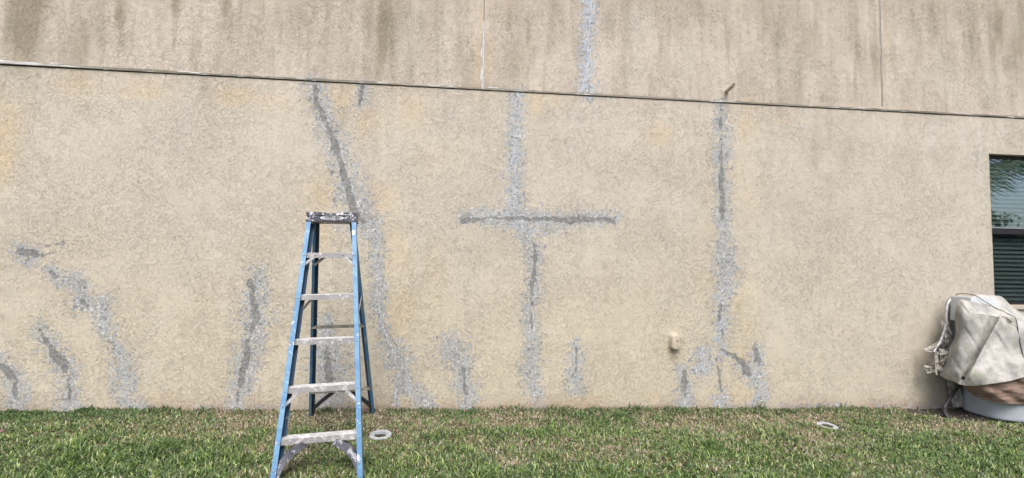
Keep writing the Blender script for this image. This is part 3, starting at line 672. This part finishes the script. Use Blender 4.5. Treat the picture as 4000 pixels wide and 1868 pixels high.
rows = [
 [(3775,1168,.10),(3815,1152,.10),(3850,1152,.10),(3885,1155,.10),(3916,1162,.10),(3955,1200,.10),(4000,1228,.10),(4110,1290,.10),(4200,1380,.08)],
 [(3762,1172,.18),(3795,1176,.22),(3835,1184,.24),(3878,1192,.24),(3916,1200,.24),(3958,1222,.24),(4010,1242,.24),(4130,1315,.22),(4230,1400,.16)],
 [(3752,1172,.26),(3772,1182,.34),(3798,1216,.38),(3850,1226,.40),(3900,1234,.40),(3962,1244,.40),(4030,1256,.40),(4150,1350,.36),(4260,1430,.22)],
 [(3738,1196,.26),(3762,1210,.36),(3797,1228,.40),(3850,1238,.42),(3900,1246,.42),(3965,1258,.43),(4040,1275,.43),(4160,1370,.38),(4275,1450,.24)],
 [(3731,1235,.24),(3758,1258,.36),(3800,1285,.42),(3845,1300,.44),(3890,1300,.44),(3965,1312,.46),(4050,1325,.46),(4190,1410,.40),(4290,1480,.26)],
 [(3734,1300,.22),(3750,1318,.35),(3790,1340,.42),(3830,1358,.44),(3862,1355,.44),(3962,1368,.49),(4060,1375,.49),(4200,1440,.42),(4300,1500,.28)],
 [(3711,1358,.20),(3730,1376,.33),(3765,1398,.42),(3800,1415,.44),(3832,1408,.45),(3945,1425,.52),(4065,1420,.52),(4220,1480,.43),(4310,1520,.28)],
 [(3688,1436,.18),(3708,1448,.31),(3740,1455,.40),(3768,1468,.43),(3800,1456,.47),(3932,1468,.54),(4065,1450,.54),(4230,1500,.44),(4320,1530,.28)],
 [(3669,1464,.16),(3700,1483,.26),(3732,1493,.34),(3756,1504,.40),(3812,1507,.47),(3932,1491,.555),(4065,1466,.555),(4235,1512,.44),(4325,1540,.28)]]
cover = cloth('cover', rows, MAT['cover'], unit, 130, 130, disp_cover, ((3762, 1476, 9, 7), (3825, 1176, 6, 4)))
srows = [[(3744,1490,.20),(3765,1500,.34),(3812,1500,.45),(3932,1484,.535),(4065,1458,.535),(4235,1505,.42),(4330,1535,.26)],
         [(3765,1508,.20),(3785,1524,.34),(3825,1532,.44),(3920,1530,.53),(4050,1520,.54),(4235,1540,.42),(4330,1560,.26)],
         [(3776,1522,.20),(3800,1540,.33),(3838,1558,.43),(3915,1575,.51),(4040,1581,.52),(4235,1575,.41),(4330,1580,.26)]]
cloth('skirt', srows, MAT['skirt'], unit, 90, 40, lambda X, Y: .012*np.sin((X-1.6*Y)/17.)+.010*vnoise(X/30., Y/12., 41, 3), label='brown lower skirt of the cover')
# piping and tie cord over the cover, rust mark
def cpath(name, pts, r, m, parent, lab=None, seg=7, sub=8):
    G_ = np.array(pts, float); Q = catmull(G_, np.linspace(0, len(G_)-1, len(G_)*sub))
    mb = MB(); mb.tube([P3(*q) for q in Q], r, seg); return mb.build(name, m, parent, label=lab)
cpath('piping', [(3733,1153,.13),(3748,1148,.14),(3775,1148,.16),(3812,1156,.24),(3850,1180,.275),(3900,1209,.295),(3945,1229,.36),(3962,1238,.43),(3971,1258,.455),(3978,1300,.475),(3985,1340,.50),(3999,1400,.53)], .0038, MAT['cord'], cover)
cpath('rust_mark', [(3912,1235,.430),(3930,1240,.440),(3942,1252,.452),(3952,1259,.456)], [.002]*8+[.003]*8+[.005]*8+[.007]*8, MAT['rust'], cover)
# rigid housing
mb = MB(); u0 = pw(3711, 1157, .05)[0]
mb.hexa([W(u, n, z) for z in (.875,) for u, n in ((u0-.01, .05), (u0+.46, .05), (u0+.42, .32), (u0+.0, .29))]+[W(u, n, z) for u, n, z in ((u0+.005, .05, 1.125), (u0+.34, .05, 1.12), (u0+.30, .22, 1.12), (u0+.02, .24, 1.125))])
mb.build('upper_housing', MAT['panel'], unit, bevel=.006)
mb = MB(); mb.hexa([W(u, n, z) for z in (.30, .866) for u, n in ((u0+.01, .06), (u0+.9, .06), (u0+.9, .33), (u0+.03, .28))]); mb.build('lower_housing', MAT['panel2'], unit, bevel=.006)
# moulded base tub
mb = MB(); vs = []; fs = []; ns = 48
prof = [(1.06, .02), (1.0, .0), (.985, .06), (.965, .2), (.955, .34), (.95, .42)]
gz = ground_z(4.9, .3)
prof = [(.97, .012), (1.0, .022), (1.0, .04), (.985, .2), (.972, .33), (.965, .43), (.9, .44)]
for k, z in prof:
    for j in range(ns):
        t = 2*math.pi*j/ns; c_, s__ = math.cos(t), math.sin(t)
        u = 5.22+.565*k*math.copysign(abs(c_)**.62, c_); n = .235+.285*k*math.copysign(abs(s__)**.62, s__); vs.append(W(u, max(n, .02), gz+z))
for i in range(len(prof)-1): fs += [(i*ns+j, i*ns+(j+1) % ns, (i+1)*ns+(j+1) % ns, (i+1)*ns+j) for j in range(ns)]
fs += [tuple(range(ns)), tuple(range((len(prof)-1)*ns, len(prof)*ns))]
mb.add(vs, fs, True); mb.build('base', MAT['tub'], unit)
# bent black strut and its foot
cpath('leg', [(3750,1490,.22),(3738,1515,.22),(3714,1552,.235),(3695,1580,.25),(3688,1594,.26)], [.016]*40, MAT['blackp'], unit)
cpath('leg_foot', [(3688,1592,.26),(3690,1612,.27),(3700,1628,.29),(3706,1640,.31)], [.022]*32, MAT['blackp'], unit)
# hoses
cpath('hose', [(3712,1170,.10),(3701,1190,.11),(3697,1222,.12),(3697,1250,.12),(3704,1280,.13),(3720,1306,.14)], .0115, MAT['hose'], unit)
cpath('hose', [(3694,1268,.16),(3686,1300,.16),(3672,1335,.16),(3655,1362,.17),(3648,1376,.18)], .0095, MAT['hose'], unit)
# torn fabric shreds on the left side
def shred(q, amp, seed, nu=14, nv=10):
    """q: four corners (x, y, n)"""
    mb = MB(); a_, b_, c_, d_ = [np.array(p, float) for p in q]; vs = []; fs = []
    for i in range(nv):
        for j in range(nu):
            s_, t = j/(nu-1), i/(nv-1); p = (a_*(1-s_)+b_*s_)*(1-t)+(d_*(1-s_)+c_*s_)*t
            wv = float(vnoise(s_*4+seed*3.1, t*4, seed, 3)); wx = float(vnoise(s_*5, t*5+seed, seed+9, 2)); ed = .3+.7*math.sin(math.pi*min(max(t, .05), .95))
            vs.append(P3(p[0]+amp*wx*130, p[1]+amp*wv*90, p[2]+amp*wv*2.2))
    for i in range(nv-1):
        for j in range(nu-1): k = i*nu+j; fs.append((k, k+1, k+nu+1, k+nu))
    mb.add(vs, fs, False); return mb
SH = [
 ([(3675,1256,.14),(3708,1258,.14),(3694,1302,.15),(3684,1300,.15)], .010),
 ([(3688,1300,.15),(3712,1310,.17),(3704,1345,.19),(3690,1335,.17)], .018),
 ([(3690,1320,.16),(3694,1332,.17),(3628,1376,.17),(3606,1366,.15)], .016),
 ([(3630,1352,.15),(3648,1355,.16),(3640,1376,.18),(3608,1370,.14)], .012),
 ([(3652,1370,.17),(3668,1374,.19),(3664,1418,.2),(3646,1422,.18)], .012),
 ([(3668,1362,.18),(3704,1366,.18),(3704,1384,.2),(3672,1388,.2)], .018),
 ([(3700,1386,.18),(3706,1400,.2),(3676,1420,.2),(3664,1416,.18)], .016),
 ([(3706,1398,.17),(3700,1425,.2),(3684,1424,.2),(3694,1392,.18)], .012),
 ([(3643,1410,.18),(3664,1412,.2),(3658,1434,.2),(3642,1424,.18)], .012),
 ([(3606,1428,.14),(3656,1430,.18),(3662,1452,.19),(3622,1459,.15)], .012),
 ([(3652,1416,.2),(3660,1418,.2),(3661,1466,.22),(3655,1464,.22)], .008),
 ([(3656,1420,.17),(3702,1414,.17),(3690,1452,.18),(3664,1450,.18)], .012),
 ([(3694,1300,.06),(3720,1300,.06),(3712,1445,.06),(3664,1440,.06)], .02),
 ([(3700,1490,.06),(3745,1495,.07),(3772,1588,.08),(3722,1592,.06)], .02),
 ([(3698,1488,.05),(3712,1492,.06),(3722,1560,.07),(3706,1540,.05)], .014)]
for i, (q, a_) in enumerate(SH):
    o = shred(q, a_*.55, i+1).build('shred', MAT['rag'], unit)
    md = o.modifiers.new('thickness', 'SOLIDIFY'); md.thickness = .002

# ================================================================ GROUND AND LAWN
def ground_h(u, n):
    return ground_z(u, n)+.012*vnoise(u*2.3, n*2.3, 51, 3)+.006*vnoise(u*9, n*9, 52, 2)-.10*np.clip((n-4)/20, 0, 1)
us_ = np.concatenate([-np.geomspace(120, 6.2, 22), np.linspace(-6, 7, 261), np.geomspace(7.3, 120, 22)])
ns_ = np.concatenate([[-.05], np.linspace(.0, 2.6, 66)[0:], np.geomspace(2.7, 110, 40)])
Ug, Ng = np.meshgrid(us_, ns_); Zg = ground_h(Ug, Ng)
PT = WO+WU*Ug[..., None]+WN*Ng[..., None]; PT[..., 2] += Zg
nr, nc = Ug.shape; idx = np.arange(nr*nc).reshape(nr, nc)
q = np.stack([idx[:-1, :-1], idx[:-1, 1:], idx[1:, 1:], idx[1:, :-1]], -1).reshape(-1, 4)
me = bpy.data.meshes.new('ground'); me.from_pydata(PT.reshape(-1, 3).tolist(), [], q[:, ::-1].tolist()); me.update()
def bare(u, n):   # 1 where the soil lies bare beside the machine
    edge = .34+.20*np.clip((u-4.1)/.9, 0, 1.2)+.05*vnoise(u*5, n*5, 61, 2)
    return ((u > 3.95+.12*vnoise(n*6, u, 62, 2)) & (n < edge*np.clip((u-3.75)/.55, 0, 1)+.02)).astype(float)
at = me.attributes.new('bare', 'FLOAT', 'POINT'); at.data.foreach_set('value', bare(Ug, Ng).reshape(-1).astype(np.float32))
mg, nt, b = mat('lawn_soil', rough=.95); g = G(nt); v = g.coord()
c1 = g.mix(g.step(g.noise(3, 4, .6, v), .4, .6), (.03, .038, .016), (.055, .05, .03))
c1 = g.mix(g.step(g.noise(60, 3, .6, v), .45, .6), c1, (.05, .04, .028))
c1 = g.mix(g.attr('bare').outputs['Fac'], c1, g.mix(g.step(g.noise(30, 4, .6, v), .4, .65), (.035, .027, .022), (.085, .066, .052)))
g.L.new(c1, b.inputs['Base Color']); g.L.new(g.bump(g.noise(40, 5, .7, v), .8, .02), b.inputs['Normal'])
link('ground', me, mg, None, kind='structure')

RINGS = []
def ring_px(x, y):
    d = F_+(x-2000)/FPX*R2-(y-934)/FPX*U2; z = 0.
    for _ in range(6):
        p = CP+d*((z-CAMH)/d[2]); qv = p-WO; z = float(ground_h(qv@WU, qv@WN))
    return float(qv@WU), float(qv@WN), z
def guard(x, y, R, label, octagon, lift, tilt):
    u, n, z = ring_px(x, y); RINGS.append((u, n, R)); z += lift
    o_ = empty('drain_ring', W(u, n, z), label, 'ring', None)
    sg = 8 if octagon else 40; mb = MB(); vs = []; fs = []; sgi = 40
    def outer(t):
        if not octagon: return R
        k = math.pi/4; a_ = (t+k/2) % k-k/2; return R*math.cos(k/2)/math.cos(a_)
    pr = [(1., -.05), (1., .0), (.96, .008), (.60, .012), (.53, .008), (.52, -.03)]
    for kk, (r, h) in enumerate(pr):
        for j in range(sgi):
            t = 2*math.pi*j/sgi; rad = outer(t)*r if r > .7 else R*r
            vs.append(W(u+rad*math.cos(t), n+rad*math.sin(t), z+h-.13*rad*math.sin(t)))
    for i in range(len(pr)-1): fs += [(i*sgi+j, i*sgi+(j+1) % sgi, (i+1)*sgi+(j+1) % sgi, (i+1)*sgi+j) for j in range(sgi)]
    mb.add(vs, fs, False); mb.build('collar', MAT['concrete'], o_)
    mb = MB(); mb.add([W(u+R*.51*math.cos(2*math.pi*j/24), n+R*.53*math.sin(2*math.pi*j/24), z-.012-.13*R*.53*math.sin(2*math.pi*j/24)) for j in range(24)], [tuple(range(24))]); mb.build('well', MAT['cord'], o_)
    mb = MB(); cu_ = W(u+.012, n+.012, z-.030); mb.tube([cu_, cu_+np.array([0, 0, .02]), cu_+np.array([0, 0, .024])], [R*.24, R*.24, R*.15], 16); mb.build('nozzle', MAT['blackp'], o_)
guard(1486, 1704, .091, 'pale concrete octagonal ring set in the lawn right of the ladder', True, .005, -.0)
guard(3232, 1664, .085, 'pale ring half sunk in the grass toward the covered machine', False, -.006, .0)

# lawn blades: one mesh
def blades(N, ur, nr_, seed, wmul=1., lmul=1.):
    r = np.random.default_rng(seed)
    u = r.uniform(ur[0], ur[1], N); n = r.uniform(nr_[0], nr_[1], N)
    keep = np.ones(N, bool)
    cl = vnoise(u*7, n*7, 71, 3)
    for (ru, rn, R) in RINGS:
        d = np.hypot(u-ru, n-rn); keep &= ~((d < R*.98) ) ; keep &= ~((d < R*1.45) & (r.random(N) < .62))
    bb = bare(u, n); keep &= ~((bb > .5) & (r.random(N) > .035))
    thin = vnoise(u*3.3+1, n*4.1, 78, 3)
    keep &= r.random(N) < .42+.34*(cl > -.3)+.24*(thin > -.25)
    u, n, cl = u[keep], n[keep], cl[keep]; N = len(u)
    base = WO+WU*u[:, None]+WN*n[:, None]; base[:, 2] += ground_h(u, n)-.004+.010*np.clip(cl, 0, 1)
    ang = r.uniform(0, 2*np.pi, N)+.9*vnoise(u*3, n*3, 72, 2); lean = np.clip(r.normal(.95, .33, N), .1, 1.5)
    dry = .50+.34*vnoise(u*1.3+3, n*1.9, 73, 3)+.20*vnoise(u*9, n*9, 75, 2)+.16*np.exp(-((n-.3)/.35)**2)-.18*np.clip((n-.8)/.8, 0, 1)
    for uu, nn_, ru, rn, a in ((-1.5, .35, 1.0, .25, .28), (-1.1, .52, .20, .16, .55), (2.85, .28, .35, .15, .4), (4.1, .55, .7, .16, .42), (3.2, .8, .5, .2, .15), (1.2, .5, .8, .2, .15), (-1.0, .95, .6, .2, .12), (4.9, .75, .8, .1, .3)):
        dry = dry+a*np.exp(-((u-uu)/ru)**2-((n-nn_)/rn)**2)
    for uu, nn_, ru, rn, a in ((-4., .4, 1.2, .5, .28), (3.0, .1, .8, .08, .35), (4.0, 1.2, .9, .3, .3), (-3., 1.2, 1.2, .3, .15)):
        dry -= a*np.exp(-((u-uu)/ru)**2-((n-nn_)/rn)**2)
    isdry = r.random(N) < np.clip(dry, .06, .85)
    near_ring = sum(np.exp(-((np.hypot(u-ru, n-rn)-R)/.05)**2) for ru, rn, R in RINGS)
    tuft = np.clip(vnoise(u*6+9, n*6, 77, 2)-.1, 0, 1)*(~isdry)
    ln = (1+.7*tuft)*(1-.35*np.clip(near_ring, 0, 1))*r.uniform(.022, .052, N)*lmul*np.where(isdry, .9, 1.)*(1+.25*vnoise(u*2, n*2, 74, 2))*(.85+.25*np.clip(n/1.5, 0, 1)); wd = r.uniform(.0018, .0045, N)*wmul*np.where(isdry, .85, 1)
    lean = np.where(isdry, np.clip(lean+.3, .2, 1.57), lean)
    foot = np.exp(-(n/.05)**2)*np.clip(.5+vnoise(u*4, n*0, 79, 3), 0, 1.4); ln = ln*(1+.6*foot*(r.random(N) < .35)); lean = lean*(1-.45*foot)
    hd = np.stack([np.cos(ang), np.sin(ang), np.zeros(N)], 1); side = np.stack([-np.sin(ang+r.normal(0, .5, N)), np.cos(ang), np.zeros(N)], 1)
    up = np.array([0, 0, 1.])
    l1 = lean*.65; l2 = np.minimum(lean*1.35, 1.9)
    mid = base+(hd*np.sin(l1)[:, None]+up*np.cos(l1)[:, None])*(ln*.55)[:, None]
    tip = mid+(hd*np.sin(l2)[:, None]+up*np.cos(l2)[:, None])*(ln*.5)[:, None]
    s_ = side*wd[:, None]
    V = np.stack([base-s_*.8, base+s_*.8, mid+s_, mid-s_, tip], 1).reshape(-1, 3)
    pal_g = np.array([(.135, .225, .045), (.075, .15, .038), (.225, .32, .075), (.235, .32, .17), (.44, .52, .22), (.028, .068, .022), (.10, .19, .062)])
    pal_d = np.array([(.50, .42, .29), (.40, .32, .22), (.60, .53, .41), (.28, .21, .14), (.46, .42, .26), (.68, .62, .52), (.36, .25, .14)])
    col = np.where(isdry[:, None], pal_d[r.integers(0, 7, N)], pal_g[r.integers(0, 7, N)])*r.uniform(.55, 1.35, (N, 1))
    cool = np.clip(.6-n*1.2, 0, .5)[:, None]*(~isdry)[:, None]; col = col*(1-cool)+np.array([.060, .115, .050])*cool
    return V, np.repeat(col, 5, 0)
Vs = []; Cs = []
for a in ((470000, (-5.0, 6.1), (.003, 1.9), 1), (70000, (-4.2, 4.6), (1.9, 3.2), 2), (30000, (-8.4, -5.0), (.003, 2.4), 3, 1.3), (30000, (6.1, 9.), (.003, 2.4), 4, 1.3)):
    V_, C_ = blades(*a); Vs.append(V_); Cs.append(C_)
# taller scraps along the wall foot and around the bare soil
V = np.concatenate(Vs); Cc = np.concatenate(Cs); NB = len(V)//5
me = bpy.data.meshes.new('grass'); me.vertices.add(len(V)); me.vertices.foreach_set('co', V.reshape(-1).astype(np.float32))
o5 = (np.arange(NB)*5)[:, None]
lv = np.concatenate([o5+np.array([[0, 1, 2, 3]]), o5+np.array([[3, 2, 4]])], 1).reshape(-1)
me.loops.add(len(lv)); me.loops.foreach_set('vertex_index', lv.astype(np.int32))
me.polygons.add(NB*2); ls = (np.arange(NB)*7)[:, None]+np.array([[0, 4]]); me.polygons.foreach_set('loop_start', ls.reshape(-1).astype(np.int32)); me.update()
ca = me.attributes.new('tint', 'FLOAT_COLOR', 'POINT'); ca.data.foreach_set('color', np.concatenate([Cc, np.ones((len(Cc), 1))], 1).reshape(-1).astype(np.float32))
mgr, nt, b = mat('grass_blade', rough=.55, spec=.35); g = G(nt); g.L.new(g.attr('tint').outputs['Color'], b.inputs['Base Color'])
tr = g.n('ShaderNodeBsdfTranslucent'); g.L.new(g.attr('tint').outputs['Color'], tr.inputs[0]); mx = g.n('ShaderNodeMixShader'); mx.inputs[0].default_value = .25
g.L.new(b.outputs[0], mx.inputs[1]); g.L.new(tr.outputs[0], mx.inputs[2]); g.L.new(mx.outputs[0], nt.nodes['Material Output'].inputs[0])
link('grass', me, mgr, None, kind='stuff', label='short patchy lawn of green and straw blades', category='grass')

# fallen pink petals
for (x, y, lab) in ((1429, 1613, 'pink petal lying by the rear right foot of the ladder'), (1815, 1621, 'pink petal in the grass below the arched repair patch'),
                    (1969, 1611, 'pink petal in the grass left of the tallest central repair'), (2461, 1616, 'pink petal in the grass between the short repair and the cover box'), (6, 1702, 'pink petal at the left edge of the lawn')):
    u, n, z = ring_px(x, y); z += .034; s_ = random.uniform(.012, .018); t0 = random.uniform(0, 3); mb = MB(); vs = [W(u, n, z)]; fs = []
    for k in range(9):
        t = t0+2*math.pi*k/9; r_ = s_*(1+.3*math.cos(2*t)); vs.append(W(u+r_*math.cos(t), n+r_*math.sin(t)*.7, z+.006+.004*math.sin(3*t)))
    fs = [(0, 1+k, 1+(k+1) % 9) for k in range(9)]; mb.add(vs, fs, True)
    o = mb.build('petal', MAT['petal'], None, label=lab, category='petal', group='fallen pink petals'); o.modifiers.new('thickness', 'SOLIDIFY').thickness = .001

# small tufts rooted in the bare soil and at the wall foot
# ================================================================ PALM AND HEDGE across the yard (mirrored in the window)
def leaf_mesh(name, tris, m, parent=None, **k):
    me = bpy.data.meshes.new(name); v = np.array(tris).reshape(-1, 3)
    if parent is not None: v = v-parent_loc(parent)
    me.from_pydata(v.tolist(), [], [(3*i, 3*i+1, 3*i+2) for i in range(len(v)//3)]); me.update(); return link(name, me, m, parent, **k)
MAT['frond'] = simple_noise('palm_frond', (.06, .13, .03), (.10, .19, .05), 6, .5)
MAT['bark'] = simple_noise('palm_bark', (.20, .16, .12), (.12, .10, .08), 12, .9, (1, 1, 4), .02)
MAT['hedge'] = simple_noise('hedge_leaf', (.035, .075, .022), (.07, .13, .035), 2, .6)
pu, pn, pz = 11.3, 3.9, 3.7
palm = empty('palm_tree', W(pu, pn, -.1), 'palm tree standing across the yard, mirrored in the upper window pane', 'palm tree')
mb = MB(); mb.tube([W(pu+.25, pn+.1, -.2), W(pu+.12, pn, 1.), W(pu, pn, 2.2), W(pu, pn, pz)], [.19, .14, .12, .10], 14); mb.build('trunk', MAT['bark'], palm)
tris = []
for k in range(30):
    az = k*2.399; el = random.uniform(-.2, 1.2); Lf = random.uniform(1.9, 2.6); p = np.array(W(pu, pn, pz)); d = np.array([math.cos(az)*math.cos(el), math.sin(az)*math.cos(el), math.sin(el)])
    sidev = np.array([-math.sin(az), math.cos(az), 0])
    for i in range(26):
        q_ = p+d*Lf/26; ll = random.uniform(.8, 1.15)*.62*math.sin(math.pi*(i+3)/31)**.7
        w_ = np.cross(d, sidev)*.008; tris += [p-w_, p+w_, q_]
        for s_ in (-1, 1):
            e_ = p+np.array([random.gauss(0, .05), random.gauss(0, .05), random.gauss(0, .04)])+sidev*s_*ll*.85+d*ll*.5-np.array([0, 0, .25*ll]); tris += [p, p+d*.055, e_]
        d = d-np.array([0, 0, .062]); d /= np.linalg.norm(d); p = q_
leaf_mesh('fronds', tris, MAT['frond'], palm)
tris = []
N = 26000; hu = rng.uniform(2, 46, N); top = 3.6+1.6*vnoise(hu*.35, hu*0, 81, 3)
hz = rng.uniform(0, 1, N)**.8*top; hn = 15+rng.normal(0, .7, N)*np.sqrt(np.clip(1.1-hz/top, .05, 1))
c0 = WO+WU*hu[:, None]+WN*hn[:, None]; c0[:, 2] += hz-.2
d1 = rng.normal(0, .13, (N, 3)); d2 = rng.normal(0, .13, (N, 3))
leaf_mesh('hedge', np.stack([c0, c0+d1, c0+d2], 1).reshape(-1, 3), MAT['hedge'], None, label='tall uneven hedge across the yard behind the camera', category='hedge', kind='stuff')
